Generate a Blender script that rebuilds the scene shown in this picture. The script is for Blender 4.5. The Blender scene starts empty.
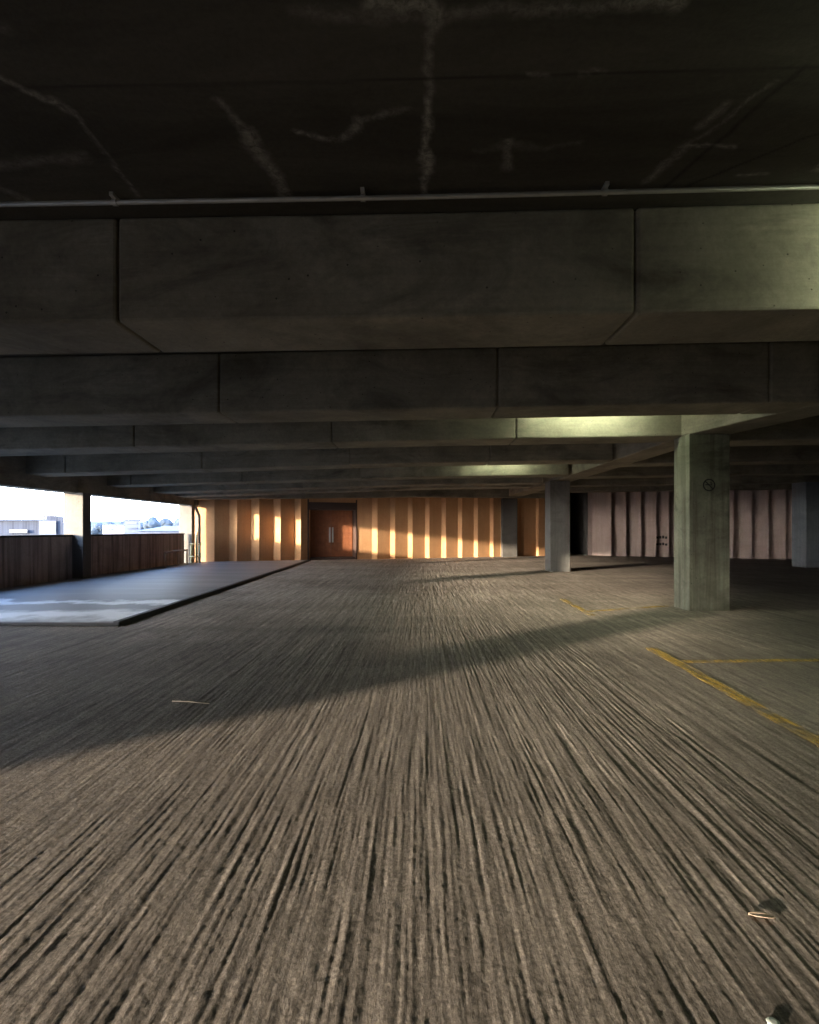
import bpy, bmesh, math, random
import numpy as np
from mathutils import Vector, Matrix
random.seed(4)
SC = bpy.context.scene
COL = SC.collection
R = math.radians
EYE = 1.2
SLOPE = 0.014            # cross fall of the deck overhead
HB = EYE + 1.38          # beam soffit height at x = 0
HS = EYE + 2.07          # slab soffit height at x = 0

# ------------------------------------------------------------------ helpers
def tag(o, label=None, cat=None, group=None, kind=None):
    if label: o['label'] = label
    if cat: o['category'] = cat
    if group: o['group'] = group
    if kind: o['kind'] = kind
    return o

def obj(name, bm, mat, parent=None, base=None, bevel=0.0, seg=2, smooth=False, angle=40):
    """link a bmesh (world coordinates) as one mesh object whose origin is at base"""
    base = Vector(base) if base is not None else Vector((0, 0, 0))
    bmesh.ops.recalc_face_normals(bm, faces=bm.faces[:])
    origin = base
    bmesh.ops.translate(bm, verts=bm.verts[:], vec=-origin)
    me = bpy.data.meshes.new(name)
    bm.to_mesh(me); bm.free()
    if mat: me.materials.append(mat)
    if smooth:
        for p in me.polygons: p.use_smooth = True
    o = bpy.data.objects.new(name, me)
    COL.objects.link(o)
    o.location = origin
    if parent:
        o.parent = parent
        o.matrix_parent_inverse = Matrix.Identity(4)
        o.location = origin - parent_world(parent)
    if bevel > 0:
        m = o.modifiers.new('bevel', 'BEVEL')
        m.width = bevel; m.segments = seg; m.limit_method = 'ANGLE'; m.angle_limit = R(angle)
        m.harden_normals = False
    return o

def parent_world(p):
    v = Vector(p.location)
    while p.parent:
        p = p.parent; v = v + p.location
    return v

def empty(name, loc):
    o = bpy.data.objects.new(name, None)
    o.empty_display_size = 0.1
    COL.objects.link(o); o.location = loc
    return o

def poly_prism(bm, pts, z0, z1):
    """vertical prism over plan polygon pts [(x,y)...]"""
    lo = [bm.verts.new((x, y, z0)) for x, y in pts]
    hi = [bm.verts.new((x, y, z1)) for x, y in pts]
    n = len(pts)
    bm.faces.new(lo[::-1]); bm.faces.new(hi)
    for i in range(n):
        bm.faces.new((lo[i], lo[(i+1) % n], hi[(i+1) % n], hi[i]))

def box(bm, x0, x1, y0, y1, z0, z1):
    poly_prism(bm, [(x0, y0), (x1, y0), (x1, y1), (x0, y1)], z0, z1)

def boxm(bm, sx, sy, sz, M):
    r = bmesh.ops.create_cube(bm, size=1.0)
    bmesh.ops.transform(bm, matrix=M @ Matrix.Diagonal((sx, sy, sz, 1)), verts=r['verts'])

def tube(bm, pts, rad, n=12, cap=True):
    pts = [Vector(p) for p in pts]
    rings = []
    up = Vector((0, 0, 1))
    for i, p in enumerate(pts):
        if i == 0: d = pts[1] - pts[0]
        elif i == len(pts) - 1: d = pts[-1] - pts[-2]
        else: d = (pts[i+1] - p).normalized() + (p - pts[i-1]).normalized()
        d.normalize()
        a = up if abs(d.z) < 0.9 else Vector((1, 0, 0))
        u = d.cross(a).normalized(); v = d.cross(u).normalized()
        rings.append([bm.verts.new(p + u*rad*math.cos(2*math.pi*k/n) + v*rad*math.sin(2*math.pi*k/n)) for k in range(n)])
    for a, b in zip(rings[:-1], rings[1:]):
        for k in range(n):
            bm.faces.new((a[k], a[(k+1) % n], b[(k+1) % n], b[k]))
    if cap:
        bm.faces.new(rings[0][::-1]); bm.faces.new(rings[-1])

def fall(x, y):
    """cross fall of the deck overhead: gentle to the right, steeper toward the left and with depth"""
    s = np.interp(y, [3.5, 6.2, 8.4, 11.2, 16.7, 19, 24], [.006, .013, .019, .026, .027, .033, .036])
    return np.where(np.asarray(x) < 0, s*x, SLOPE*x)
def shear(bm):
    for v in bm.verts: v.co.z += float(fall(v.co.x, v.co.y))
def tpx(px):     # tangent of the bearing of picture column px from the deck axis
    return math.tan(math.atan((px-409.5)/546) - R(1.1))

# ------------------------------------------------------------------ materials
class NT:
    def __init__(self, name):
        self.m = bpy.data.materials.new(name); self.m.use_nodes = True
        self.t = self.m.node_tree; self.t.nodes.clear()
        self.out = self.n('ShaderNodeOutputMaterial')
        self.b = self.n('ShaderNodeBsdfPrincipled')
        self.l(self.b.outputs[0], self.out.inputs[0])
        self.tc = self.n('ShaderNodeTexCoord').outputs['Object']
        self.geo = self.n('ShaderNodeNewGeometry').outputs['Position']
    def n(self, ty, **kw):
        nd = self.t.nodes.new(ty)
        for k, v in kw.items(): setattr(nd, k, v)
        return nd
    def l(self, a, b): self.t.links.new(a, b)
    def map(self, src, sc, loc=(0, 0, 0)):
        m = self.n('ShaderNodeMapping'); self.l(src, m.inputs[0])
        m.inputs['Scale'].default_value = sc; m.inputs['Location'].default_value = loc
        return m.outputs[0]
    def noise(self, vec, scale=1, detail=5, rough=.6, dist=0):
        m = self.n('ShaderNodeTexNoise'); self.l(vec, m.inputs['Vector'])
        m.inputs['Scale'].default_value = scale; m.inputs['Detail'].default_value = detail
        m.inputs['Roughness'].default_value = rough; m.inputs['Distortion'].default_value = dist
        return m.outputs['Fac']
    def ramp(self, fac, stops):
        r = self.n('ShaderNodeValToRGB'); self.l(fac, r.inputs[0])
        e = r.color_ramp.elements
        while len(e) < len(stops): e.new(.5)
        for el, (p, c) in zip(e, stops):
            el.position = p
            el.color = (c, c, c, 1) if isinstance(c, (int, float)) else (*c, 1)
        return r.outputs[0]
    def mix(self, fac, a, b, mode='MIX'):
        m = self.n('ShaderNodeMix', data_type='RGBA', blend_type=mode)
        for v, i in ((fac, 0), (a, 6), (b, 7)):
            if isinstance(v, (int, float)): m.inputs[i].default_value = v
            elif isinstance(v, tuple): m.inputs[i].default_value = (*v, 1)
            else: self.l(v, m.inputs[i])
        return m.outputs[2]
    def math(self, op, a, b=None):
        m = self.n('ShaderNodeMath', operation=op)
        for i, v in enumerate((a, b)):
            if v is None: continue
            if isinstance(v, (int, float)): m.inputs[i].default_value = v
            else: self.l(v, m.inputs[i])
        return m.outputs[0]
    def bump(self, h, strength, dist=.01, prev=None):
        b = self.n('ShaderNodeBump'); b.inputs['Strength'].default_value = strength
        b.inputs['Distance'].default_value = dist
        self.l(h, b.inputs['Height'])
        if prev: self.l(prev, b.inputs['Normal'])
        return b.outputs[0]
    def set(self, col=None, rough=None, normal=None, metal=None, spec=None):
        for k, v in (('Base Color', col), ('Roughness', rough), ('Normal', normal), ('Metallic', metal), ('Specular IOR Level', spec)):
            if v is None: continue
            if isinstance(v, (int, float)): self.b.inputs[k].default_value = v
            elif isinstance(v, tuple): self.b.inputs[k].default_value = (*v, 1)
            else: self.l(v, self.b.inputs[k])
        return self.m

def concrete(name, c1, c2, stain=.5, boards=None, streak=0.0, streak_col=(.05, .045, .04), pits=True, bump=.5):
    t = NT(name); P = t.geo
    big = t.noise(P, 1.3, 6, .65, .4)
    col = t.mix(t.ramp(big, [(.3, 0.0), (.72, 1.0)]), c1, c2)
    fine = t.noise(P, 28, 6, .7)
    col = t.mix(.55, col, t.ramp(fine, [(.3, .38), (.7, .62)]), 'OVERLAY')
    st = t.noise(t.map(P, (.7, .7, 1.7), (3, 1, 7)), 1.0, 7, .7, 1.2)
    col = t.mix(t.math('MULTIPLY', t.ramp(st, [(.5, 0.0), (.75, 1.0)]), stain), col, tuple(c * .42 for c in c1))
    h = t.math('ADD', t.math('MULTIPLY', fine, .5), t.math('MULTIPLY', big, .7))
    if streak:
        sn = t.noise(t.map(P, (7, 7, .35)), 1.0, 5, .65, .3)
        col = t.mix(t.math('MULTIPLY', t.ramp(sn, [(.45, 0.0), (.68, 1.0)]), streak), col, streak_col)
    if boards:
        w = t.noise(t.map(P, boards), 1.0, 3, .6)
        col = t.mix(.35, col, t.ramp(w, [(.35, .4), (.65, .6)]), 'OVERLAY')
        h = t.math('ADD', h, t.math('MULTIPLY', w, .6))
    if pits:
        v = t.n('ShaderNodeTexVoronoi'); t.l(P, v.inputs['Vector']); v.inputs['Scale'].default_value = 9
        pm = t.ramp(v.outputs['Distance'], [(.035, 1.0), (.075, 0.0)])
        col = t.mix(t.math('MULTIPLY', pm, .75), col, (.015, .013, .012))
        h = t.math('SUBTRACT', h, pm)
    return t.set(col, .9, t.bump(h, bump, .012), spec=.2)

M_beam = concrete('board_marked_concrete', (.15, .136, .105), (.29, .264, .21), .85, (1.2, 1.2, 22))
M_column = concrete('column_concrete', (.11, .112, .085), (.25, .25, .195), 1.0, None, .7, (.05, .048, .03), True, .7)
M_column_dark = concrete('dark_column_concrete', (.12, .12, .115), (.18, .175, .165), .6, None, .3, (.06, .055, .05))
M_column_blue = concrete('bluish_column_concrete', (.13, .15, .17), (.19, .21, .23), .6, None, .3, (.07, .075, .08))
M_column_pale = concrete('pale_column_concrete', (.15, .14, .125), (.19, .175, .155), .2, None, .25, (.11, .095, .08))
M_wall = concrete('buff_folded_concrete', (.52, .29, .145), (.60, .355, .185), .15, None, .22, (.36, .185, .09), False, .25)
M_wall_grey = concrete('pinkish_folded_concrete', (.36, .285, .26), (.44, .35, .32), .25, None, .3, (.22, .16, .14), False, .25)
M_parapet = concrete('stained_parapet_concrete', (.42, .335, .30), (.56, .46, .42), .5, None, .85, (.13, .105, .093), False)
M_coping = concrete('dark_coping', (.04, .037, .035), (.065, .06, .055), .3, pits=False)
M_pilaster = concrete('dark_pilaster_concrete', (.10, .095, .09), (.15, .14, .13), .4)

def ceiling_mat():
    t = NT('ceiling_concrete'); P = t.geo
    big = t.noise(t.map(P, (.5, 2.2, 1)), 1.2, 6, .65, .5)
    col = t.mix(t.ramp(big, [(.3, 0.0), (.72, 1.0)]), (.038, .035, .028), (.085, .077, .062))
    fine = t.noise(P, 35, 5, .7)
    col = t.mix(.5, col, t.ramp(fine, [(.3, .38), (.7, .62)]), 'OVERLAY')
    a = t.n('ShaderNodeAttribute', attribute_name='lime'); d = t.n('ShaderNodeAttribute', attribute_name='joint')
    brk = t.ramp(t.noise(P, 22, 6, .75, .6), [(.38, 0.0), (.62, 1.0)])
    w = t.math('MULTIPLY', a.outputs['Fac'], t.math('ADD', t.math('MULTIPLY', brk, .8), .2))
    col = t.mix(w, col, (.6, .57, .5))
    col = t.mix(d.outputs['Fac'], col, (.02, .018, .016))
    return t.set(col, .9, t.bump(fine, .4, .01), spec=.2)
M_ceiling = ceiling_mat()

def floor_mat():
    t = NT('tamped_concrete_floor'); P = t.geo
    big = t.noise(P, .55, 6, .65, .6)
    col = t.mix(t.ramp(big, [(.3, 0.0), (.7, 1.0)]), (.138, .121, .106), (.206, .181, .159))
    g = t.noise(t.map(P, (52, 5, 1)), 1.0, 7, .75, .25)
    g2 = t.noise(t.map(P, (150, 75, 1)), 1.0, 4, .75)
    g3 = t.noise(t.map(P, (15, .45, 1)), 1.0, 5, .65, .1)
    gr = t.noise(P, 55, 4, .8)
    col = t.mix(1.0, col, t.ramp(g, [(.3, .45), (.7, 1.45)]), 'MULTIPLY')
    col = t.mix(1.0, col, t.ramp(g2, [(.32, .5), (.7, 1.45)]), 'MULTIPLY')
    col = t.mix(1.0, col, t.ramp(g3, [(.32, .62), (.68, 1.3)]), 'MULTIPLY')
    col = t.mix(1.0, col, t.ramp(gr, [(.32, .6), (.68, 1.4)]), 'MULTIPLY')
    # the deck beyond the first bay is toned paler, fading out to the right
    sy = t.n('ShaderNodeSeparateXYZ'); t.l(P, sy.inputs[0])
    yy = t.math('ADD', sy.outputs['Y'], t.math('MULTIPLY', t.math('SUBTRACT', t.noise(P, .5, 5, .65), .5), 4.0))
    far_pale = t.math('MULTIPLY', t.ramp(t.math('DIVIDE', yy, 20.0), [(.26, 0.0), (.5, 1.0)]), t.ramp(t.math('DIVIDE', t.math('SUBTRACT', 9.0, sy.outputs['X']), 10.0), [(.2, 0.0), (.6, 1.0)]))
    col = t.mix(far_pale, col, t.mix(1.0, col, (2.2, 2.15, 2.1), 'MULTIPLY'))
    bands = t.noise(t.map(P, (.22, 1.1, 1), (1, 5, 0)), 1.0, 4, .6, .5)
    col = t.mix(1.0, col, t.ramp(bands, [(.3, .8), (.7, 1.2)]), 'MULTIPLY')
    st = t.noise(t.map(P, (.5, .9, 1), (4, 2, 0)), 1.0, 5, .7, 1.0)
    col = t.mix(t.math('MULTIPLY', t.ramp(st, [(.5, 0.0), (.72, 1.0)]), .4), col, (.12, .10, .085))
    h = t.math('ADD', t.math('ADD', t.math('MULTIPLY', g, .8), t.math('MULTIPLY', g2, .6)), t.math('MULTIPLY', gr, .5))
    return t.set(col, .92, t.bump(h, .4, .008), spec=.15)
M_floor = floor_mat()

def asphalt_mat():
    t = NT('smooth_asphalt'); P = t.geo
    n1 = t.noise(t.map(P, (.25, 1.6, 1)), 1.0, 5, .6, .4)
    col = t.mix(t.ramp(n1, [(.35, 0.0), (.65, 1.0)]), (.15, .15, .152), (.22, .22, .222))
    # two pale bands lying across the near end of the strip
    sx = t.n('ShaderNodeSeparateXYZ'); t.l(P, sx.inputs[0])
    wob = t.math('MULTIPLY', t.math('SUBTRACT', t.noise(t.map(P, (.55, .5, 1)), 1.5, 5, .65), .5), 2.0)
    y = t.math('ADD', sx.outputs['Y'], wob)
    m = None
    for c, w in ((7.35, .28), (8.75, .16)):
        k = t.ramp(t.math('DIVIDE', t.math('ABSOLUTE', t.math('SUBTRACT', y, c)), w * 2), [(.25, 1.0), (.9, 0.0)])
        m = k if m is None else t.math('MAXIMUM', m, k)
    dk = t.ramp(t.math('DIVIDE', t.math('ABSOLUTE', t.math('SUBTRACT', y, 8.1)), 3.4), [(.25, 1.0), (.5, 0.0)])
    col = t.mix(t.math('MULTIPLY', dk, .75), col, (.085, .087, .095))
    col = t.mix(t.math('MULTIPLY', m, .85), col, (.75, .76, .78))
    f = t.noise(P, 60, 4, .7)
    return t.set(col, .55, t.bump(f, .25, .006), spec=.5)
M_asphalt = asphalt_mat()
def plain(name, c, rough=.6, metal=0, var=.25, scale=9):
    t = NT(name)
    n = t.noise(t.geo, scale, 5, .65)
    col = t.mix(var, c, t.ramp(n, [(.3, .25), (.7, .75)]), 'OVERLAY')
    return t.set(col, rough, t.bump(n, .15, .004), metal)
M_asphalt_edge = plain('black_asphalt_edge', (.03, .029, .03), .7)  # even black for the sides of the raised asphalt strip
M_steel = plain('galvanised_steel', (.55, .55, .54), .4, .8)
M_conduit = plain('grey_conduit', (.42, .41, .38), .4, .3)
M_rust = plain('brown_metal', (.46, .37, .30), .6, .0)
M_yellow_rail = plain('yellow_paint', (.75, .66, .34), .55)
M_pipe = plain('grey_drainpipe', (.23, .22, .2), .5)
M_door = plain('dark_red_door', (.26, .095, .042), .5, 0, .45, 5)
M_frame = plain('dark_timber_frame', (.06, .035, .028), .6)
M_black = plain('black_stencil_paint', (.012, .012, .012), .7)
M_leaf = plain('dry_leaf', (.42, .32, .24), .7, 0, .4, 60)
M_twig = plain('pale_twig', (.32, .26, .19), .8, 0, .3, 50)
M_chip = plain('pale_chip', (.5, .55, .52), .8)
M_lamp_body = plain('white_enamel', (.7, .7, .66), .4)

def emit(name, c, s):
    t = NT(name)
    t.b.inputs['Emission Color'].default_value = (*c, 1); t.b.inputs['Emission Strength'].default_value = s
    return t.set((.8, .8, .8), .4)

def paint_mat():
    t = NT('worn_yellow_line_paint'); P = t.geo
    g = t.noise(t.map(P, (42, 2.2, 1)), 1.0, 6, .7, .15)
    w = t.noise(P, 3.2, 6, .75, .3)
    m = t.ramp(t.math('ADD', t.math('MULTIPLY', g, .55), t.math('MULTIPLY', w, .55)), [(.49, 0.0), (.64, .85)])
    col = t.mix(t.noise(P, 14, 4, .7), (.36, .235, .05), (.46, .33, .08))
    t.set(col, .8, t.bump(g, .6, .01), spec=.2)
    t.l(m, t.b.inputs['Alpha'])
    return t.m
M_line = paint_mat()

# ------------------------------------------------------------------ value noise for relief
_rng = np.random.default_rng(11)
def vn(X, Y, cx, cy, seed):
    rs = np.random.default_rng(seed)
    L = rs.random((509, 509))
    u, v = X / cx + 1000.3, Y / cy + 1000.7
    i, j = np.floor(u).astype(int), np.floor(v).astype(int)
    fu, fv = u - i, v - j
    fu = fu*fu*(3-2*fu); fv = fv*fv*(3-2*fv)
    i0, i1, j0, j1 = i % 509, (i+1) % 509, j % 509, (j+1) % 509
    return (L[i0, j0]*(1-fu) + L[i1, j0]*fu)*(1-fv) + (L[i0, j1]*(1-fu) + L[i1, j1]*fu)*fv

def grid_mesh(name, xs, ys, Z, mat):
    nx, ny = len(xs), len(ys)
    X, Y = np.meshgrid(xs, ys)
    co = np.stack([X, Y, Z], -1).reshape(-1, 3).astype(np.float32)
    a = (np.arange(ny-1)[:, None]*nx + np.arange(nx-1)[None, :]).reshape(-1)
    f = np.stack([a, a+1, a+nx+1, a+nx], -1).astype(np.int32)
    me = bpy.data.meshes.new(name)
    me.vertices.add(len(co)); me.vertices.foreach_set('co', co.ravel())
    me.loops.add(f.size); me.loops.foreach_set('vertex_index', f.ravel())
    me.polygons.add(len(f)); me.polygons.foreach_set('loop_start', np.arange(0, f.size, 4, dtype=np.int32))
    me.update(calc_edges=True); me.validate()
    me.materials.append(mat)
    me.polygons.foreach_set('use_smooth', np.ones(len(f), dtype=bool))
    o = bpy.data.objects.new(name, me); COL.objects.link(o)
    return o

# ------------------------------------------------------------------ floor
xs = np.concatenate([np.linspace(-8.7, -4.6, 20), np.arange(-4.5, -1.6, .014), np.arange(-1.6, 1.6, .005), np.arange(1.6, 4.2, .014), np.linspace(4.3, 17.6, 60)])
ys = np.concatenate([np.linspace(-16, .9, 30), np.arange(1.0, 2.7, .008), np.arange(2.7, 4.4, .016), np.arange(4.4, 7, .035), np.arange(7.0, 16, .05), np.linspace(16.05, 28.5, 130)])
X, Y = np.meshgrid(xs, ys)
wx = X + .012*(vn(X, Y, .5, 1.1, 5) - .5) + .004*(vn(X, Y, .1, .2, 15) - .5)
mod = np.clip(.2 + 1.5*vn(X, Y, .8, 1.2, 1), .3, 1.5)
g0 = vn(wx, Y, .05, 1.3, 8) - .5
g1 = vn(wx, Y, .017, .9, 2) - .5
g2 = vn(wx, Y, .011, .30, 3) - .5
gl = np.clip(.25 - np.abs(vn(wx, Y, .11, 3.5, 9) - .5), 0, 1)*np.clip(vn(X, Y, .5, 1.2, 10)-.35, 0, 1)
g3 = np.clip(vn(wx, Y, .045, 2.2, 4) - .80, 0, 1)
pit = vn(X, Y, .03, .035, 6) - .5
pit2 = vn(X, Y, .012, .014, 16) - .5
crumb = np.clip(vn(X, Y, .011, .016, 17)*vn(X, Y, .3, .4, 18) - .45, 0, 1)
und = vn(X, Y, .35, .6, 7) - .5
Z = mod*(.0007*g0 + .0020*g1 + .0020*g2) - .005*g3*mod - .010*gl*(vn(wx, Y, .02, 2.0, 12) > .62) + .0006*pit + .0011*pit2 + .0015*crumb + .0010*und
Z = Z + (.004*(vn(X, Y, .07, .13, 40) - .5) + .004*(vn(X, Y, .03, .4, 41) - .5))*np.clip((Y-5)/6, 0, 1)*np.clip((X+8.7)/4, 0, 1)
fade = np.clip((X + 8.7)/.3, 0, 1)*np.clip((17.6 - X)/.3, 0, 1)
Z = Z*fade - .004
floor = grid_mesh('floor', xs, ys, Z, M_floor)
tag(floor, 'coarse tamped concrete parking deck with long parallel ridges', 'floor', kind='structure')

# smooth asphalt strip laid over the left side of the deck
def overlay():
    bm = bmesh.new()
    pts = [(-8.4, 6.75), (-3.82, 6.8), (-4.36, 21.3), (-8.4, 19.8)]
    hts = [.042, .042, .03, .03]
    lo = [bm.verts.new((x, y, -.03)) for x, y in pts]
    hi = [bm.verts.new((x, y, h)) for (x, y), h in zip(pts, hts)]
    bm.faces.new(lo[::-1]); bm.faces.new(hi)
    for i in range(4):
        bm.faces.new((lo[i], lo[(i+1) % 4], hi[(i+1) % 4], hi[i]))
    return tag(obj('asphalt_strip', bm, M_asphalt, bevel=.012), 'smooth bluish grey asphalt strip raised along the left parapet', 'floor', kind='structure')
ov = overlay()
bm = bmesh.new()
def edge_pts(t):  # right edge of asphalt, t 0..1 near to far
    return (-3.82 + t*(-.54), 6.8 + t*14.5), .042 - .012*t
n = 24
prof = []
for i in range(n+1):
    (x, y), h = edge_pts(i/n)
    j = .015*(random.random()-.5)
    prof.append([bm.verts.new((x-.04, y, h+.006)), bm.verts.new((x+.03+j, y, h+.004)), bm.verts.new((x+.13+j, y, -.015)), bm.verts.new((x-.04, y, -.02))])
for a, b in zip(prof[:-1], prof[1:]):
    for k in range(4):
        bm.faces.new((a[k], a[(k+1) % 4], b[(k+1) % 4], b[k]))
bm.faces.new(prof[0]); bm.faces.new(prof[-1][::-1])
tag(obj('trim_asphalt_edge', bm, M_asphalt_edge), 'black edge of the raised asphalt strip', 'edging', kind='structure')
bm = bmesh.new()
box(bm, -8.25, -3.75, 6.73, 6.80, -.02, .039)
tag(obj('trim_asphalt_end', bm, M_asphalt_edge, bevel=.02), 'black band across the near end of the asphalt strip', 'edging', kind='structure')

# ------------------------------------------------------------------ ceiling slab
cxs = np.concatenate([np.linspace(-8.9, -3.0, 24), np.arange(-2.9, 3.1, .014), np.linspace(3.2, 17.6, 40)])
cys = np.concatenate([np.linspace(-16, 1.7, 20), np.arange(1.75, 3.6, .014), np.linspace(3.7, 28.5, 60)])
CX, CY = np.meshgrid(cxs, cys)
CZ = HS + fall(CX, CY)
wobx = CX + .05*(vn(CX, CY, .12, .12, 21)-.5) + .02*(vn(CX, CY, .03, .03, 22)-.5)
woby = CY + .05*(vn(CX, CY, .12, .12, 23)-.5) + .02*(vn(CX, CY, .03, .03, 24)-.5)
lime = np.zeros_like(CX); joint = np.zeros_like(CX)
def seg_mask(p, q, w, A, B):
    (ax, ay), (bx, by) = p, q
    dx, dy = bx-ax, by-ay; L = dx*dx+dy*dy
    t = np.clip(((A-ax)*dx + (B-ay)*dy)/L, 0, 1)
    d = np.hypot(A-(ax+t*dx), B-(ay+t*dy))
    return np.clip(1 - d/w, 0, 1)
LIME = [  # crack lines of lime bloom on the slab: ends, half width, strength
 ((.03, 3.40), (.03, 2.62), .035, .75), ((.03, 2.62), (.05, 2.2), .03, .4), ((.05, 2.22), (.02, 1.9), .05, .6),
 ((-.5, 2.16), (.0, 2.2), .05, .22), ((0, 2.2), (.95, 2.18), .045, .32), ((.82, 2.17), (1.0, 2.19), .06, .6), ((-.2, 2.13), (.02, 2.16), .05, .6),
 ((-1.95, 2.36), (-1.72, 2.66), .025, .5), ((-1.72, 2.66), (-1.75, 3.36), .016, .45),
 ((-.98, 2.6), (-.9, 2.82), .035, .4), ((-.9, 2.82), (-.83, 3.38), .06, .55),
 ((-.62, 2.82), (-.46, 2.88), .03, .55), ((-.40, 2.90), (-.32, 2.73), .035, .5), ((-.32, 2.73), (-.10, 2.70), .03, .35),
 ((.48, 2.95), (.52, 3.15), .04, .4),
 ((1.68, 2.56), (1.45, 3.0), .02, .3), ((1.45, 2.85), (1.5, 2.7), .04, .35), ((1.45, 3.0), (1.36, 3.3), .05, .45), ((1.42, 3.0), (1.72, 3.03), .025, .5),
 ((2.3, 3.2), (2.45, 3.0), .03, .6), ((2.3, 3.24), (2.5, 3.26), .03, .55), ((1.85, 3.28), (2.05, 3.27), .02, .5),
 ((-2.6, 3.05), (-1.85, 2.98), .06, .25), ((-2.65, 3.05), (-2.4, 3.4), .04, .3), ((-1.85, 2.0), (-1.7, 2.2), .05, .2),
 ((.5, 2.5), (.6, 2.5), .02, .35), ((.75, 2.5), (.85, 2.5), .015, .3), ((.3, 2.98), (.85, 2.96), .03, .14)]
for p, q, w, s in LIME:
    lime = np.maximum(lime, .75*s*seg_mask(p, q, w, wobx, woby))
for p, q, w, s in [((1.74, 2.5), (1.49, 3.36), .022, .8), ((2.36, 2.70), (1.62, 3.36), .014, .9), ((-1.72, 2.64), (-1.74, 3.4), .006, .6)]:
    joint = np.maximum(joint, s*seg_mask(p, q, w, CX*.7+wobx*.3, CY*.7+woby*.3))
joint = np.maximum(joint, .7*np.clip(1-np.abs(CY-2.51-.008*(vn(CX, CY, .3, .3, 30)-.5))/.012, 0, 1))
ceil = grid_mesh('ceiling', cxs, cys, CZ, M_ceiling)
for nm, arr in (('lime', lime), ('joint', joint)):
    at = ceil.data.attributes.new(nm, 'FLOAT', 'POINT'); at.data.foreach_set('value', arr.astype(np.float32).ravel())
tag(ceil, 'dark stained concrete slab soffit with white lime cracks', 'ceiling', kind='structure')
bm = bmesh.new()
for i in range(20):
    ya, yb = -16.1+i*2.235, -16.1+(i+1)*2.235
    box(bm, -8.95, 0, ya, yb, HS+.03, HS+.3); box(bm, 0, 17.7, ya, yb, HS+.03, HS+.3)
shear(bm)
tag(obj('roof_slab', bm, M_beam), 'concrete deck above', 'ceiling', kind='structure')

# ------------------------------------------------------------------ beams
XL = -8.29
def girder_x(y):  # left face of the spine girder at depth y
    return 4.05 + (8.19-y)*.262 if y < 8.19 else 4.05 - .28*(y-8.19)/7.8
def px_x(px, z): return tpx(px)*z
BW = .63
def beam(y, x0, x1, joints, label, mat=M_beam, rot=0.0):
    """downstand beam across the deck; recessed joints where the casts meet; chamfered soffit"""
    bm = bmesh.new()
    cuts = [x0] + sorted(joints) + [x1]
    if x0 < 0 < x1: cuts = sorted(cuts + [0.0])
    for a, b in zip(cuts[:-1], cuts[1:]):
        a2 = a + (.006 if a not in (x0, 0.0) else 0); b2 = b - (.006 if b not in (x1, 0.0) else 0)
        box(bm, a2, b2, y, y+BW, HB, HS-.002)
    for a, b in ([(x0+.02, 0), (0, x1-.02)] if x0 < 0 < x1 else [(x0+.02, x1-.02)]):
        box(bm, a, b, y+.03, y+BW-.03, HB+.03, HS-.004)
    bmesh.ops.remove_doubles(bm, verts=bm.verts[:], dist=.0005)
    inner = [f for f in bm.faces if all(abs(v.co.x) < 1e-5 for v in f.verts)]
    bmesh.ops.delete(bm, geom=inner, context='FACES_ONLY')
    shear(bm)
    o = obj('concrete_beam', bm, mat, base=((x0+x1)/2, y+BW/2, HB), bevel=.022, seg=2)
    tag(o, label, 'beam', 'downstand beams under the slab')
    return o
beams_left = [
 (3.55, [117, 636], 'nearest and largest concrete beam, crossing just behind the ceiling conduit'),
 (6.23, [219, 498, 770], 'second concrete beam from the camera, dark face with three joints'),
 (8.42, [134, 332, 516], 'third concrete beam from the camera, greenish where lamplight falls beside the stencilled column'),
 (11.25, [65, 202, 350, 490], 'fourth concrete beam from the camera, dark, right behind the lamplit one'),
 (14.2, [20, 131, 242, 360], 'fifth concrete beam from the camera, ending at the spine girder by the middle column'),
 (16.7, [100, 230, 350], 'sixth concrete beam from the camera, over the column without a sign'),
 (18.2, [160, 300], 'farthest concrete beam spanning to the left parapet'),
]
for y, js, lab in beams_left:
    beam(y, XL, girder_x(y+BW/2)+.02, [px_x(j, y) for j in js], lab)
# short beams near the folded wall
def wall_pt(px, off):   # plan point on the left back wall at the bearing of picture column px
    t = tpx(px); z = 23.3/(1-.39*t); return (t*z, z+off)
bm = bmesh.new()
for p_, q_ in ((186, 409), (409, 560)):
    (ax, ay), (bx, by) = wall_pt(p_, -.2), wall_pt(q_, -.2)
    if p_ == 409: bx, by = wall_pt(q_, -.2)
    poly_prism(bm, [(ax, ay-.5), (bx, by-.5), (bx, by+.02), (ax, ay+.02)], HB, HS-.002)
shear(bm)
tag(obj('concrete_beam', bm, M_beam, base=(-2, 22, HB), bevel=.02), 'head beam running along the top of the buff folded wall', 'beam', 'downstand beams under the slab')
for y, jx, lab in [(5.2, 8.0, 'nearest concrete beam of the dark right bay'),
                (9.0, 9.5, 'second concrete beam of the dark right bay, just behind the stencilled column'),
                (12.0, 9.0, 'third concrete beam of the dark right bay'),
                (14.9, 9.0, 'fourth concrete beam of the dark right bay'),
                (18.0, 8.0, 'fifth concrete beam of the dark right bay, over the far right column'),
                (21.0, 8.4, 'farthest concrete beam of the dark right bay')]:
    x1 = 17.4 if y < 20 else 17.2
    beam(y, girder_x(y+BW/2)+.62, x1, [jx], lab)

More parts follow.
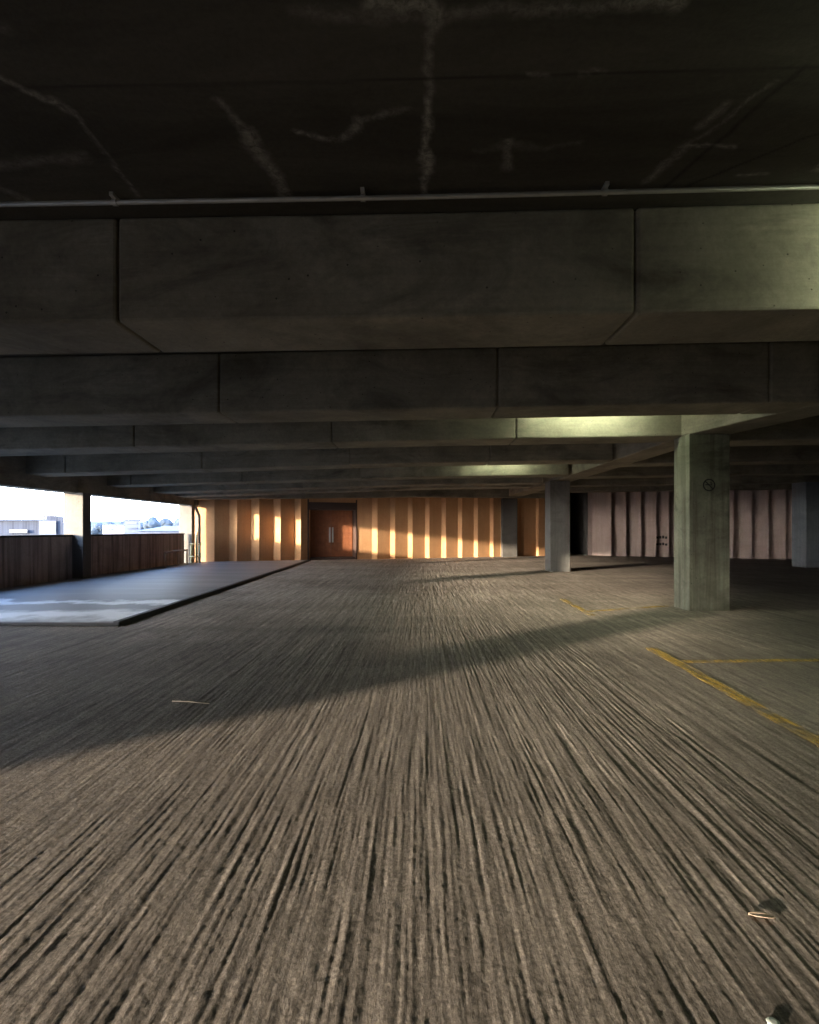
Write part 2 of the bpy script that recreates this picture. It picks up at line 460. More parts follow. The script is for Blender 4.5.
# spine girder: two straight pieces meeting over the stencilled column
def girder(p, q, w, label):
    bm = bmesh.new()
    (ax, ay), (bx, by) = p, q       # left edge from far to near
    d = Vector((bx-ax, by-ay, 0)).normalized(); nrm = Vector((-d.y, d.x, 0))
    pts = [(ax, ay), (bx, by), (bx+nrm.x*w, by+nrm.y*w), (ax+nrm.x*w, ay+nrm.y*w)]
    if nrm.x < 0: pts = [(ax, ay), (bx, by), (bx-nrm.x*w, by-nrm.y*w), (ax-nrm.x*w, ay-nrm.y*w)]
    poly_prism(bm, pts, HB-.004, HS-.003)
    shear(bm)
    return tag(obj('concrete_girder', bm, M_beam, base=((ax+bx)/2, (ay+by)/2, HB), bevel=.022), label, 'girder', 'spine girder segments')
girder((3.78, 23.3), (4.04, 8.62), .62, 'concrete girder running from the stencilled column back over the middle column')
girder((3.94, 8.62), (6.55, -1.4), .66, 'concrete girder running from the stencilled column toward the camera side')

# edge beam over the left opening
bm = bmesh.new()
for a, b in [(4.4, 6.4), (6.4, 13.0), (13.0, 16.5), (16.5, 20.3)]:
    box(bm, -8.63, -8.23, a+.004, b-.004, EYE+.89, HS)
for vtx in bm.verts:
    if vtx.co.z > EYE+1: vtx.co.z = HS-.003+float(fall(vtx.co.x, vtx.co.y))
tag(obj('edge_beam', bm, M_beam, base=(-8.43, 12, EYE+.89), bevel=.02), 'long concrete edge beam over the open left side', 'beam')
bm = bmesh.new()     # unseen sloping edge beside the camera, added to cut off the sun
va = [bm.verts.new((x, y, z)) for x in (-8.63, -8.23) for y, z in ((4.4, EYE+1.03), (-16, EYE-.75), (-16, HS), (4.4, HS))]
bm.faces.new(va[0:4]); bm.faces.new(va[4:8][::-1])
for i in range(4): bm.faces.new((va[i], va[(i+1) % 4], va[4+(i+1) % 4], va[4+i]))
tag(obj('sun_limit_beam', bm, M_beam, base=(-8.43, -4, EYE)), 'unseen sloping beam beside the camera, added to limit sun on the floor', 'beam', kind='structure')

# ------------------------------------------------------------------ columns
def column(x, y, w, d, top, label, mat, rot=0.0, group='square concrete columns'):
    """(x, y) is the front left corner"""
    bm = bmesh.new()
    r = Matrix.Rotation(rot, 4, 'Z')
    def P(u, v):
        p = r @ Vector((u, v, 0)); return (x+p.x, y+p.y)
    poly_prism(bm, [P(0, 0), P(w, 0), P(w, d), P(0, d)], -.03, top)
    return tag(obj('concrete_column', bm, mat, base=(x, y, 0), bevel=.012), label, 'column', group)
col_near = column(4.0, 8.19, .61, .46, HB+.05, 'greenish concrete column with the no smoking stencil', M_column, R(2))
col_mid = column(3.76, 15.85, .58, .58, HB+.045, 'plain dark concrete column in mid deck, without any sign', M_column_dark, R(2))
col_far = column(12.35, 17.7, .7, .62, HB+.16, 'dark bluish concrete column at the right edge of the deck', M_column_blue, R(4))
def edge_column(y, label):
    return column(-8.55 if y < 15 else -8.62, y, .47, .33 if y < 15 else .27, EYE+.9, label, M_column_pale)
edge_column(12.94, 'pale column between the two parapet lengths, sky lit front face')
edge_column(19.36, 'pale column at the far end of the parapet, beside the yellow guard rail')
for y in (6.06, -1.88, -9.6): column(-8.55, y-.36, .47, .72, HB, 'pale column on the parapet beside the camera', M_column_pale)  # unseen columns, made deeper so their shadows cover the deck columns
tag(col_near)

# ------------------------------------------------------------------ left parapet
def parapet(y0, y1, label):
    bm = bmesh.new(); box(bm, -8.55, -8.33, y0, y1, -.05, 1.05)
    o = obj('wall_left', bm, M_parapet, base=(-8.3, (y0+y1)/2, 0), bevel=.01)
    tag(o, label, 'parapet wall', kind='structure')
    bm = bmesh.new(); box(bm, -8.59, -8.30, y0, y1, 1.05, 1.09)
    tag(obj('coping', bm, M_coping, o, base=(-8.3, (y0+y1)/2, 1.05), bevel=.008), 'dark coping')
    return o
parapet(13.28, 19.14, 'brown streaked parapet between the two pale columns')
parapet(6.43, 12.93, 'dark streaked parapet at the left edge of the picture')
parapet(-1.5, 5.69, 'parapet beside the camera')

# ------------------------------------------------------------------ folded back walls
D = .075
def folded(name, verts, label, mat, h=3.45, thick=.25):
    """a thick wall whose plan follows the zigzag verts"""
    bm = bmesh.new()
    back = [(x, y+thick) for x, y in verts]
    a = [bm.verts.new((x, y, -.05)) for x, y in verts]; b = [bm.verts.new((x, y, h)) for x, y in verts]
    c = [bm.verts.new((x, y, -.05)) for x, y in back]; d = [bm.verts.new((x, y, h)) for x, y in back]
    n = len(verts)
    for i in range(n-1):
        bm.faces.new((a[i], a[i+1], b[i+1], b[i])); bm.faces.new((c[i+1], c[i], d[i], d[i+1]))
        bm.faces.new((b[i], b[i+1], d[i+1], d[i])); bm.faces.new((a[i+1], a[i], c[i], c[i+1]))
    bm.faces.new((a[0], b[0], d[0], c[0])); bm.faces.new((a[-1], c[-1], d[-1], b[-1]))
    return tag(obj(name, bm, mat, base=(verts[0][0], verts[0][1], 0)), label, 'wall', kind='structure')
D = .14
zig = [(190, D), (215.8, -D), (228, D), (238.2, -D), (250, D), (260.2, -D), (272.5, D), (281.5, -D), (293.8, D), (301.6, -D), (308.5, D*.6)]
folded('wall_back', [wall_pt(p, o) for p, o in zig], 'sunlit buff folded concrete wall left of the dark red door', M_wall)
D = .068
zig = [(356, 0), (371.8, D), (377.6, -D), (390, D), (395.1, -D), (407.8, D), (412.5, -D), (425, D), (429.3, -D), (441.5, D), (446, -D), (458, D), (462, -D), (474, D), (477.7, -D), (490, D), (493.2, -D), (500, D*.3), (516, D*.3), (521, D), (523.6, -D), (536.2, D), (538.3, -D), (551, D), (553, -D), (570, D)]
folded('wall_back', [wall_pt(p, o) for p, o in zig], 'buff folded concrete wall right of the dark red door', M_wall)
# dark pilaster in the wall
a, b = wall_pt(501, -.40), wall_pt(516, -.40)
bm = bmesh.new(); poly_prism(bm, [a, b, (b[0], b[1]+.42), (a[0], a[1]+.42)], -.05, HB+.035)
tag(obj('concrete_pilaster', bm, M_pilaster, base=(a[0], a[1], 0), bevel=.02), 'dark concrete pilaster standing against the buff folded wall', 'pilaster')
# lintel above the door opening
dl, dr = wall_pt(308.5, D*.6), wall_pt(356, 0)
bm = bmesh.new()
poly_prism(bm, [(dl[0]-.03, dl[1]), (dr[0]+.03, dr[1]), (dr[0]+.03, dr[1]+.25), (dl[0]-.03, dl[1]+.25)], EYE+.95, 3.45)
tag(obj('wall_back', bm, M_wall, base=(dl[0], dl[1], EYE+.95)), 'wall above the red door recess', 'wall', kind='structure')

# right back wall
def wall_r(px, off):
    t = tpx(px)
    # z = 26 - .47 (x - 8.3)
    z = (26+.47*8.3)/(1+.47*t); return (t*z, z+off)
zr = [(589, .16)]
for a, b in [(594, 609.6), (613.4, 624.2), (628.2, 639), (643, 654), (658, 666.5), (671, 682), (687, 698), (703, 714), (719, 730.5), (735, 748.5), (752.5, 765), (769.5, 782), (786.5, 799), (803.5, 817), (822, 837), (842, 858)]:
    zr += [(a, .27), (b, -.24)]
folded('wall_back', [wall_r(p, o) for p, o in zr], 'dim pinkish folded concrete wall behind the right bay', M_wall_grey, 3.6)
# dark opening between the two walls : a passage with its own walls
p0, p1 = wall_pt(570, D), wall_r(589, .16)
bm = bmesh.new()
box(bm, p0[0]-.2, p0[0]+.02, p0[1]+.02, 30.0, -.05, 3.5)
box(bm, p1[0]-.02, p1[0]+.2, p1[1]+.02, 30.0, -.05, 3.5)
box(bm, p0[0]-.2, p1[0]+.2, 30.0, 30.2, -.05, 3.5)
box(bm, p0[0]-.2, p1[0]+.2, 28.0, 30.2, 3.45, 3.6)
box(bm, p0[0]-.2, p1[0]+.2, 28.4, 30.2, -.1, -.02)
tag(obj('wall_passage', bm, M_pilaster, base=(p0[0], p0[1], 0)), 'walls of the dark passage behind the middle column', 'wall', kind='structure')
# ends out of the frame that close the deck
bm = bmesh.new(); box(bm, 17.4, 17.65, -16, 28, -.05, 3.7)
tag(obj('wall_right', bm, M_beam, base=(17.5, 6, 0)), 'concrete wall on the far right of the deck', 'wall', kind='structure')
bm = bmesh.new(); box(bm, -8.5, 17.6, -10.3, -10, -.05, 3.7)
tag(obj('wall_front', bm, M_beam, base=(4, -10.2, 0)), 'concrete wall behind the camera', 'wall', kind='structure')

# markings on the right wall: two rows of dark smudged letters too blurred to read
a, b = wall_r(658.0, .265), wall_r(666.3, -.23)
u = Vector((b[0]-a[0], b[1]-a[1], 0)); L = u.length; u.normalize(); nn = Vector((u.y, -u.x, 0))
root = None
bm = bmesh.new()
for z, hh in ((.86, .13), (.55, .12)):
    for k in range(4):
        c = Vector((a[0], a[1], 0)) + u*(L*(.16+.22*k)) + nn*.004
        ln = L*.16
        Mx = Matrix.Translation((c.x, c.y, z + .012*((k*7) % 3))) @ Matrix(((u.x, nn.x, 0, 0), (u.y, nn.y, 0, 0), (0, 0, 1, 0), (0, 0, 0, 1)))
        boxm(bm, ln, .006, hh*(.8+.1*(k % 3)), Mx)
tag(obj('wall_marking', bm, M_black, base=(a[0], a[1], .5)), 'two dark smudged rows painted low on the pinkish folded wall', 'marking')

# ------------------------------------------------------------------ door
root = empty('door_1', ((dl[0]+dr[0])/2, (dl[1]+dr[1])/2+.5, 0))
tag(root, 'recessed dark red double door in the buff wall', 'door', kind='structure')
u = Vector((dr[0]-dl[0], dr[1]-dl[1], 0)); W = u.length; u.normalize(); v = Vector((-u.y, u.x, 0))
def dm(s, back, z):  # frame of the door recess: along wall, depth, height
    p = Vector((dl[0], dl[1], 0)) + u*s + v*back
    return Matrix.Translation((p.x, p.y, z)) @ Matrix(((u.x, v.x, 0, 0), (u.y, v.y, 0, 0), (0, 0, 1, 0), (0, 0, 0, 1)))
DEP = .47
bm = bmesh.new()
boxm(bm, .06, .75, 2.45, dm(-.02, .36, 1.2)); boxm(bm, .06, .75, 2.45, dm(W+.02, .36, 1.2)); boxm(bm, W+.1, .75, .3, dm(W/2, .36, 2.16))
boxm(bm, W+.2, .08, 1.6, dm(W/2, .72, 2.7))
boxm(bm, W+.3, .06, 2.9, dm(W/2, DEP+.2, 1.3))
obj('frame', bm, M_frame, root, base=(dl[0], dl[1], 0), bevel=.006)
mid = W*.51
for s0, s1, lab in ((.04, mid-.006, None), (mid+.006, W-.04, None)):
    bm = bmesh.new()
    boxm(bm, s1-s0, .05, 1.97, dm((s0+s1)/2, DEP+.025, .10+.985))
    # kick plate, stiles and planks standing proud
    n = 6
    for k in range(n):
        boxm(bm, (s1-s0)/n-.012, .016, 1.75, dm(s0+(k+.5)*(s1-s0)/n, DEP-.004, .2+.9))
    leaf = obj('door_leaf', bm, M_door, root, base=dm((s0+s1)/2, DEP, .1).to_translation(), bevel=.004)
    hs = mid-.06 if s0 < .1 else mid+.06
    bm = bmesh.new()
    p0_, p1_ = dm(hs, DEP-.07, .72).to_translation(), dm(hs, DEP-.07, 1.32).to_translation()
    boxm(bm, .065, .03, .62, dm(hs, DEP-.06, 1.0))
    for zz in (.78, 1.22): boxm(bm, .02, .06, .02, dm(hs, DEP-.03, zz))
    tag(obj('door_handle', bm, M_steel, leaf, base=dm(hs, DEP, 1.0).to_translation(), bevel=.006), 'pale steel pull handle')
bm = bmesh.new(); boxm(bm, W+.02, .6, .1, dm(W/2, .44, .03))
obj('threshold', bm, M_frame, root, base=dm(W/2, .4, 0).to_translation(), bevel=.008)

# ------------------------------------------------------------------ conduit under the slab
root = empty('ceiling_conduit', (0, 3.33, HS-.03))
tag(root, 'thin grey conduit pipe running under the slab before the nearest beam', 'pipe')
bm = bmesh.new(); tube(bm, [(-8.0, 3.33, HS-.04+float(fall(-8, 3.33))), (0, 3.33, HS-.04), (5.0, 3.33, HS-.04+5*SLOPE)], .0145, 16)
obj('pipe', bm, M_conduit, root, base=(0, 3.33, HS-.03), smooth=True)
for px in (-140, 115, 363, 605, 850):
    x = px_x(px, 3.33)
    bm = bmesh.new(); z = HS-.04+float(fall(x, 3.33))
    tube(bm, [(x-.014, 3.33, z), (x+.014, 3.33, z)], .0205, 16)
    box(bm, x-.012, x+.012, 3.285, 3.375, z+.018, z+.045)
    obj('saddle', bm, M_conduit, root, base=(x, 3.33, z))
# stub of conduit at the upper right
bm = bmesh.new(); tube(bm, [(1.93, 2.49, HS-.02+SLOPE*1.9), (2.6, 2.02, HS-.02+SLOPE*2.6)], .013, 12)
tag(obj('conduit_stub', bm, M_conduit, base=(2.0, 2.4, HS), smooth=True), 'short conduit stub at the top right corner of the slab', 'pipe')

# ------------------------------------------------------------------ fluorescent battens
M_glow = emit('fluorescent_tube', (.9, 1.0, .66), 130)
M_glow_dim = emit('dim_fluorescent_tube', (.9, 1.0, .66), 75)
def batten(x, y, length, label, mat, zdrop=.0, along='X'):
    z = HS + SLOPE*x - zdrop - .03
    root = empty('fluorescent_batten', (x, y, z))
    tag(root, label, 'lamp', 'fluorescent battens under the slab')
    hx, hy = (length/2, .04) if along == 'X' else (.04, length/2)
    bm = bmesh.new(); box(bm, x-hx, x+hx, y-hy, y+hy, z-.065, z+.03)
    obj('housing', bm, M_lamp_body, root, base=(x, y, z), bevel=.008)
    bm = bmesh.new()
    if along == 'X': tube(bm, [(x-hx+.05, y, z-.105), (x+hx-.05, y, z-.105)], .019, 12)
    else: tube(bm, [(x, y-hy+.05, z-.105), (x, y+hy-.05, z-.105)], .019, 12)
    obj('tube', bm, mat, root, base=(x, y, z), smooth=True)
    if zdrop:
        for s in (-1, 1):
            bm = bmesh.new(); tube(bm, [(x+s*hx*.7, y, z+.02), (x+s*hx*.7, y, z+zdrop+.03)], .008, 8); obj('hanger', bm, M_conduit, root, base=(x, y, z))
    for s in (-1, 1):
        bm = bmesh.new()
        if along == 'X': box(bm, x+s*(hx-.04)-.02, x+s*(hx-.04)+.02, y-.025, y+.025, z-.13, z-.05)
        else: box(bm, x-.025, x+.025, y+s*(hy-.04)-.02, y+s*(hy-.04)+.02, z-.13, z-.05)
        obj('end_cap', bm, M_lamp_body, root, base=(x, y, z), bevel=.004)
    return root
batten(3.55, 3.02, 1.5, 'fluorescent batten under the slab right of the camera', M_glow, .32)
batten(2.55, 8.02, 1.5, 'fluorescent batten hidden between the second and third beams', M_glow)
batten(2.1, 13.75, 1.5, 'fluorescent batten between the fourth and fifth beams', M_glow_dim)
batten(1.1, 18.1, 1.9, 'pale fluorescent batten glimpsed before the farthest beam', M_lamp_body, .3)

# ------------------------------------------------------------------ no smoking stencil on the near column
root = empty('no_smoking_sign', (4.33, 8.2, EYE))
tag(root, 'round black no smoking stencil on the greenish column', 'sign')
zc = EYE + (530-485.5)/546*8.2
cr = R(2); ux = Vector((math.cos(cr), math.sin(cr), 0)); ny = Vector((math.sin(cr), -math.cos(cr), 0))
cc = Vector((4.0, 8.19, zc)) + ux*.295 + ny*.003
BX = Matrix(((ux.x, ny.x, 0, cc.x), (ux.y, ny.y, 0, cc.y), (0, 0, 1, cc.z), (0, 0, 0, 1)))
bm = bmesh.new()
ri, ro, n = .076, .092, 48
vs = []
for k in range(n):
    a = 2*math.pi*k/n
    vs.append([bm.verts.new(BX @ Vector((r_*math.cos(a), yy, r_*math.sin(a)))) for r_, yy in ((ri, -.001), (ro, -.001), (ro, .003), (ri, .003))])
for k in range(n):
    for j in range(4):
        bm.faces.new((vs[k][j], vs[k][(j+1) % 4], vs[(k+1) % n][(j+1) % 4], vs[(k+1) % n][j]))
obj('ring', bm, M_black, root, base=cc)
bm = bmesh.new(); boxm(bm, .165, .005, .014, BX @ Matrix.Rotation(R(45), 4, 'Y')); obj('slash', bm, M_black, root, base=cc)
bm = bmesh.new(); boxm(bm, .075, .005, .014, BX @ Matrix.Translation((-.018, 0, .004))); boxm(bm, .018, .005, .014, BX @ Matrix.Translation((.036, 0, .004)))
# curl of smoke
for k in range(5): boxm(bm, .012, .005, .006, BX @ Matrix.Translation((.02+.006*k, 0, .03+.006*math.sin(k*1.3))) @ Matrix.Rotation(R(30*math.cos(k)), 4, 'Y'))
obj('cigarette', bm, M_black, root, base=cc)

# ------------------------------------------------------------------ painted bay lines
def line(pts, w, label):
    bm = bmesh.new()
    rows = []
    P = [Vector((x, y, 0)) for x, y in pts]
    d = (P[-1]-P[0]).normalized(); nrm = Vector((-d.y, d.x, 0))
    L = (P[-1]-P[0]).length; n = max(8, int(L/.12))
    for i in range(n+1):
        c = P[0].lerp(P[-1], i/n) + nrm*.012*(random.random()-.5)
        rows.append([bm.verts.new(c + nrm*w/2*s + Vector((0, 0, zz))) for s, zz in ((-1, .0035), (1, .0035), (1, .001), (-1, .001))])
    for a, b in zip(rows[:-1], rows[1:]):
        for k in range(4): bm.faces.new((a[k], a[(k+1) % 4], b[(k+1) % 4], b[k]))
    return tag(obj('parking_line', bm, M_line, base=P[0]), label, 'painted line', 'yellow parking bay lines')
line([(2.22, 1.9), (2.34, 5.6)], .11, 'long worn yellow line running away from the camera to the cross line')
line([(2.40, 5.02), (6.2, 5.28)], .09, 'worn yellow cross line in front of the stencilled column')
line([(2.5, 8.1), (3.9, 8.7)], .09, 'faint yellow cross line reaching the foot of the stencilled column')
line([(2.42, 7.7), (2.47, 9.6)], .09, 'short worn patch of yellow line left of the foot of the stencilled column')

# ------------------------------------------------------------------ low hoop barrier and yellow guard rail
root = empty('low_barrier', (-8.0, 18.0, .05))
tag(root, 'low brown hoop barrier standing against the brown parapet', 'barrier')
zb = .05
bm = bmesh.new(); tube(bm, [(-7.98, 16.95, zb+.44), (-8.02, 17.9, zb+.46), (-8.05, 18.75, zb+.46)], .028, 10)
obj('rail', bm, M_rust, root, base=(-8, 17, zb), smooth=True)
for x, y in ((-7.98, 16.98), (-8.02, 17.9), (-8.05, 18.72)):
    bm = bmesh.new(); tube(bm, [(x, y, zb-.03), (x, y, zb+.44)], .024, 10); obj('leg', bm, M_rust, root, base=(x, y, zb), smooth=True)
root = empty('guard_rail', (-7.9, 19.35, .04))
tag(root, 'yellow tubular guard rail around the drainpipe in the far left corner', 'guard rail')
yg = 19.35
def gx(px, y): return tpx(px)*y
for x0 in (191.5, 196.6, 199.6):
    x = gx(x0, yg); bm = bmesh.new()
    tube(bm, [(x, yg, .0), (x, yg, 1.12 if x0 == 196.6 else .72)], .04, 10)
    obj('post', bm, M_yellow_rail, root, base=(x, yg, 0), smooth=True)
for zz in (.70, .25):
    bm = bmesh.new(); tube(bm, [(gx(189.8, yg), yg-.03, zz), (gx(201.8, yg), yg-.03, zz)], .022, 10)
    obj('rail', bm, M_yellow_rail, root, base=(gx(195, yg), yg, zz), smooth=True)
root = empty('drainpipe', (-7.8, 19.5, .04))
tag(root, 'grey drainpipe with an offset bend in the far left corner', 'pipe')
yp = 19.76
xa, xb = gx(195.6, yp), gx(199.4, yp)
bm = bmesh.new(); tube(bm, [(xa, yp, 2.28), (xa, yp, EYE+.82), (xa+.03, yp, EYE+.76), (xb-.03, yp, EYE+.56), (xb, yp, EYE+.5), (xb, yp, .02)], .05, 14)
obj('pipe', bm, M_pipe, root, base=(xb, yp, 0), smooth=True)
for zz in (.35, 1.2):
    bm = bmesh.new(); tube(bm, [(xb, yp, zz-.03), (xb, yp, zz+.03)], .062, 14); obj('collar', bm, M_pipe, root, base=(xb, yp, zz))

# ------------------------------------------------------------------ litter
bm = bmesh.new()
xs_, ys_ = 9, 5
lv = [[None]*ys_ for _ in range(xs_)]
for i in range(xs_):
    for j in range(ys_):
        s = i/(xs_-1); q = (j/(ys_-1)-.5)
        wdt = .028*math.sin(math.pi*min(1, s*.93+.04))**.7
        lv[i][j] = bm.verts.new((s*.075-.037, q*wdt, .003+.009*abs(q)+.003*math.sin(s*3)))
for i in range(xs_-1):
    for j in range(ys_-1): bm.faces.new((lv[i][j], lv[i+1][j], lv[i+1][j+1], lv[i][j+1]))
bmesh.ops.transform(bm, matrix=Matrix.Translation((1.06, 1.715, -.004)) @ Matrix.Rotation(R(-12), 4, 'Z'), verts=bm.verts[:])
lf = obj('dry_leaf', bm, M_leaf, base=(1.06, 1.715, 0), smooth=True)
lf.modifiers.new('thick', 'SOLIDIFY').thickness = .0015
tag(lf, 'small curled dry leaf on the floor at lower right', 'leaf')
bm = bmesh.new(); tube(bm, [(-1.72, 3.76, .012), (-1.6, 3.74, .016), (-1.44, 3.71, .012)], .004, 8)
tag(obj('twig', bm, M_twig, base=(-1.6, 3.74, 0), smooth=True), 'thin pale twig on the floor at left', 'twig')
bm = bmesh.new(); bmesh.ops.create_icosphere(bm, subdivisions=2, radius=.016)
for vtx in bm.verts: vtx.co *= 1+.35*(random.random()-.5); vtx.co.z *= .3
bmesh.ops.translate(bm, verts=bm.verts[:], vec=(.86, 1.345, .0))
tag(obj('stone_chip', bm, M_chip, base=(.86, 1.345, 0)), 'pale stone chip at the bottom edge of the floor', 'stone')

# ------------------------------------------------------------------ outside
M_brick = None
def brick_mat():
    t = NT('grey_blue_brick'); b = t.n('ShaderNodeTexBrick')
    t.l(t.map(t.geo, (1, 1, 1)), b.inputs[0])
    b.inputs['Scale'].default_value = 2.2
    b.inputs['Color1'].default_value = (.034, .041, .058, 1); b.inputs['Color2'].default_value = (.016, .02, .032, 1); b.inputs['Mortar'].default_value = (.05, .055, .068, 1)
    n = t.noise(t.geo, .8, 5, .7)
    return t.set(t.mix(.4, b.outputs[0], t.ramp(n, [(.3, .3), (.7, .7)]), 'OVERLAY'), .9)
M_brick = brick_mat()
M_clad = plain('blue_grey_cladding', (.026, .045, .09), .6, 0, .2, .5)
M_white = plain('white_render', (.3, .3, .31), .8, 0, .15, .6)
M_rooft = plain('pale_slate_roof', (.04, .058, .10), .7, 0, .2, .7)
M_glass = plain('dark_window_glass', (.06, .07, .09), .15)
M_tree = plain('distant_foliage', (.045, .06, .075), .9, 0, .6, 1.1)
M_ground = plain('town_ground', (.09, .095, .09), .95, 0, .4, .06)
bm = bmesh.new(); box(bm, -900, 500, -500, 1200, -14.5, -14)
tag(obj('ground', bm, M_ground, base=(0, 0, -14)), 'town ground far below the deck', 'ground', kind='structure')
def at(px, z): return tpx(px)*z
def hy(py, z): return EYE + (530-py)/546*z
def bld(name, label, z, x0, x1, ytop, depth, mat, cat='building'):
    root = empty(name, (at((x0+x1)/2, z), z, -14)); tag(root, label, cat, None)
    bm = bmesh.new(); poly_prism(bm, [(at(x0, z), z), (at(x1, z), z), (at(x1-3, z+depth), z+depth), (at(x0, z+depth), z+depth)], -14, hy(ytop, z))
    obj('walls', bm, mat, root, base=(at(x0, z), z, -14)); return root
z = 46
b1 = bld('brick_building', 'grey blue brick building seen over the near parapet at far left', z, -60, 63.5, 520, 14, M_brick)
def part(name, parent, z, x0, x1, y0, y1, dy0, dy1, mat):
    za, zb_ = z+dy0, z+dy1
    bm = bmesh.new(); poly_prism(bm, [(at(x0, za), za), (at(x1, za), za), (at(x1-(2 if dy1 > 1 else 0), zb_), zb_), (at(x0, zb_), zb_)], hy(y1, z), hy(y0, z))
    return obj(name, bm, mat, parent, base=(at(x0, z), z, hy(y1, z)))
part('roof_edge', b1, z, -61, 64, 519, 520.4, -.25, 14, M_rooft)
part('roof_tank', b1, z, -14, 6, 511.6, 519.2, 2, 6, M_clad)
part('stair_tower', b1, z, 46, 63.5, 516, 540, -.6, 6, M_brick)
part('blue_panel', b1, z, 39, 56, 520.8, 534.6, -.8, .2, M_clad)
part('sign_board', b1, z, 9.4, 27, 529.8, 532.8, -.3, .1, M_white)
bm = bmesh.new()
tube(bm, [(at(25, z), z+1, hy(519.2, z)), (at(25, z), z+1, hy(514.4, z)), (at(48, z), z+1, hy(515.2, z))], .12, 8)
tube(bm, [(at(36, z), z+1, hy(519.2, z)), (at(36, z), z+1, hy(514.8, z))], .1, 8)
obj('roof_railing', bm, M_pipe, b1, base=(at(25, z), z+1, hy(519, z)))
z = 95
b2 = bld('white_building', 'white rendered building with small windows beyond the far parapet', z, 102.5, 124, 525, 14, M_white)
part('roof_edge', b2, z, 102, 124.5, 524, 525.3, -.4, 14, M_rooft)
for x0 in (107.5, 111.2):
    part('window', b2, z, x0, x0+2.4, 528, 530.6, -.12, .1, M_glass)
b3 = bld('clad_tower', 'square blue grey tower block right of the white building', 114, 124.2, 140.5, 520, 16, M_clad)
part('roof_edge', b3, 114, 123.8, 141, 519.2, 520.4, -.3, 16, M_rooft)
for yy in (522.5, 527.5):
    part('window', b3, 114, 127, 137, yy, yy+1.6, -.15, .1, M_glass)
b4 = bld('long_shed', 'long low shed with a pale blue grey roof left of the far column', 88, 137.5, 205, 530.5, 20, M_clad)
bm = bmesh.new(); zz = 88
x0, x1 = at(136.5, zz), at(207, zz)
va = [bm.verts.new(p) for p in ((x0, zz-.6, hy(531, zz)), (x1, zz-.6, hy(531, zz)), (x1, zz+10, hy(525.6, zz)), (x0, zz+10, hy(525.6, zz)), (x0, zz+20.6, hy(531, zz)), (x1, zz+20.6, hy(531, zz)))]
bm.faces.new((va[0], va[1], va[2], va[3])); bm.faces.new((va[3], va[2], va[5], va[4])); bm.faces.new((va[0], va[3], va[4])); bm.faces.new((va[1], va[5], va[2])); bm.faces.new((va[0], va[4], va[5], va[1]))
obj('roof', bm, M_rooft, b4, base=(x0, zz, hy(531, zz)))
# wooded hill: ground mound and individual trees
bm = bmesh.new(); bmesh.ops.create_uvsphere(bm, u_segments=48, v_segments=20, radius=1)
bmesh.ops.transform(bm, matrix=Matrix.Translation((-190, 330, -14)) @ Matrix.Diagonal((150, 60, 20.5, 1)), verts=bm.verts[:])
tag(obj('hill', bm, M_tree, base=(-190, 330, -14), smooth=True), 'low wooded hill on the skyline', 'hill', kind='structure')
def tree(px, z, ytop, w, label):
    """bushy crown: overlapping lumpy blobs, plus a trunk"""
    x = at(px, z); top = hy(ytop, z); g = top-w*1.15
    root = empty('tree', (x, z, g)); tag(root, label, 'tree', 'trees on the hill')
    bm = bmesh.new()
    for k in range(9):
        s = w*(.26+.14*random.random())
        a = random.random()*6.28; rr = w*.32*random.random()
        r_ = bmesh.ops.create_icosphere(bm, subdivisions=2, radius=s)
        zc_ = top - s - (0 if k == 0 else random.random()*w*.55)
        for vtx in r_['verts']:
            vtx.co *= 1 + .35*(random.random()-.5)
            vtx.co += Vector((x+rr*math.cos(a), z+rr*math.sin(a), zc_))
    obj('crown', bm, M_tree, root, base=(x, z, g))
    bm = bmesh.new(); tube(bm, [(x, z, g-8), (x, z, top-w*.5)], w*.05, 8); obj('trunk', bm, M_rust, root, base=(x, z, g))
for i in range(12):
    px = 96 + i*14.0 + random.uniform(-1.5, 1.5)
    yt = 521.5 - 4.5*max(0, min(1, (px-120)/35)) + random.uniform(-1, 1)
    tree(px, (262, 280)[i % 2], yt, random.uniform(5.5, 7.5), 'hazy tree on the skyline hill behind the sheds')

# ------------------------------------------------------------------ light
w = bpy.data.worlds.new('sky'); SC.world = w; w.use_nodes = True
nt = w.node_tree; nt.nodes.clear()
o_ = nt.nodes.new('ShaderNodeOutputWorld'); bg = nt.nodes.new('ShaderNodeBackground')
tc = nt.nodes.new('ShaderNodeTexCoord'); sp = nt.nodes.new('ShaderNodeSeparateXYZ'); rp = nt.nodes.new('ShaderNodeValToRGB')
nt.links.new(tc.outputs['Generated'], sp.inputs[0]); nt.links.new(sp.outputs['Z'], rp.inputs[0])
e = rp.color_ramp.elements; e[0].position = 0.0; e[0].color = (.84, .91, 1.0, 1); e[1].position = .6; e[1].color = (.30, .50, .95, 1)
m_ = e.new(.12); m_.color = (.78, .88, 1.0, 1)
nt.links.new(rp.outputs[0], bg.inputs[0]); bg.inputs[1].default_value = 11.0
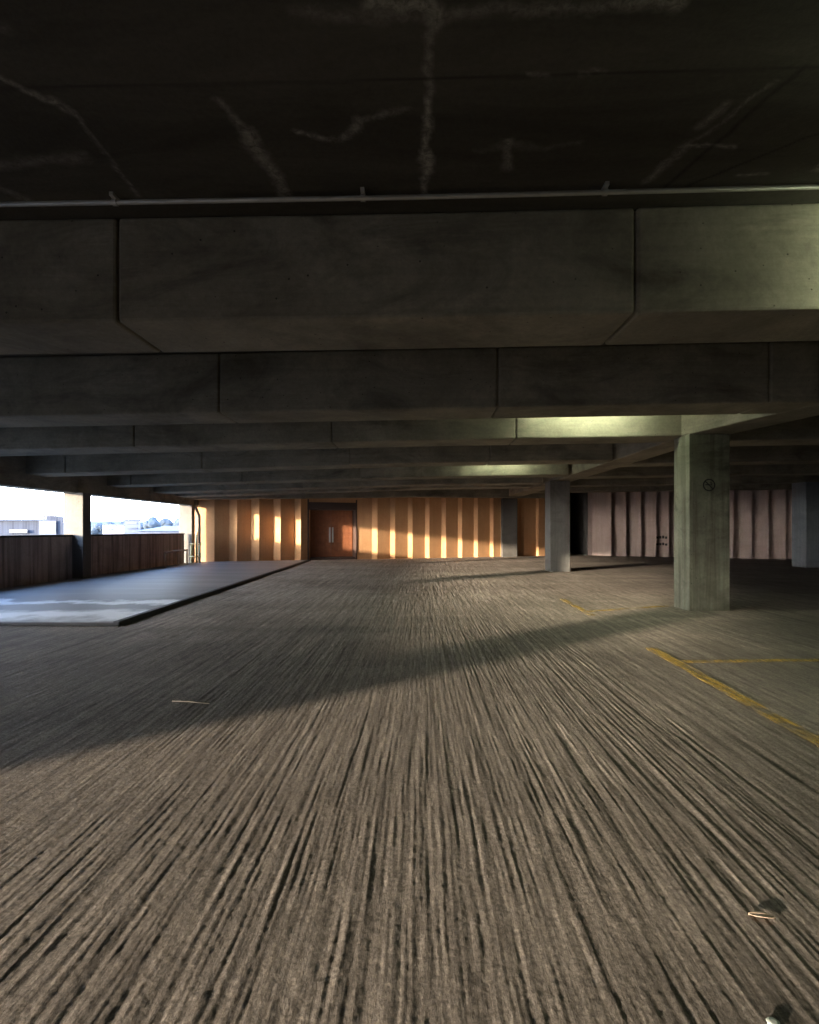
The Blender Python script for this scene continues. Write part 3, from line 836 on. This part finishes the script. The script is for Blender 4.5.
# hazy bright aureole of sky around the low sun
glow = nt.nodes.new('ShaderNodeBackground'); glow.inputs[0].default_value = (1.0, .88, .72, 1)
dp = nt.nodes.new('ShaderNodeVectorMath'); dp.operation = 'DOT_PRODUCT'
trav = Vector((.772, .635, -.0995)).normalized(); dp.inputs[1].default_value = -trav
nt.links.new(tc.outputs['Generated'], dp.inputs[0])
mx = nt.nodes.new('ShaderNodeMath'); mx.operation = 'MAXIMUM'; mx.inputs[1].default_value = 0; nt.links.new(dp.outputs['Value'], mx.inputs[0])
pw = nt.nodes.new('ShaderNodeMath'); pw.operation = 'POWER'; pw.inputs[1].default_value = 45; nt.links.new(mx.outputs[0], pw.inputs[0])
ml = nt.nodes.new('ShaderNodeMath'); ml.operation = 'MULTIPLY'; ml.inputs[1].default_value = 75; nt.links.new(pw.outputs[0], ml.inputs[0])
nt.links.new(ml.outputs[0], glow.inputs[1])
ad = nt.nodes.new('ShaderNodeAddShader'); nt.links.new(bg.outputs[0], ad.inputs[0]); nt.links.new(glow.outputs[0], ad.inputs[1])
nt.links.new(ad.outputs[0], o_.inputs[0])
sl = bpy.data.lights.new('sun', 'SUN'); sl.energy = 17.0; sl.color = (1.0, .83, .62); sl.angle = R(1.4)
so = bpy.data.objects.new('sun', sl); COL.objects.link(so)
trav = Vector((.772, .635, -.0995)).normalized()
so.rotation_euler = trav.to_track_quat('-Z', 'Y').to_euler()
so.location = (-30, -25, 12)

# ------------------------------------------------------------------ camera
cd = bpy.data.cameras.new('camera'); cam = bpy.data.objects.new('camera', cd); COL.objects.link(cam)
cd.sensor_fit = 'HORIZONTAL'; cd.sensor_width = 24.0; cd.lens = 16.0
cd.shift_y = 18/819; cd.clip_start = .05; cd.clip_end = 3000
cam.location = (0, 0, EYE); cam.rotation_euler = (R(90), 0, R(1.1))
SC.camera = cam
vs_ = SC.view_settings
vs_.view_transform = 'Standard'; vs_.look = 'None'; vs_.gamma = 1; vs_.exposure = 0.22; vs_.use_curve_mapping = False
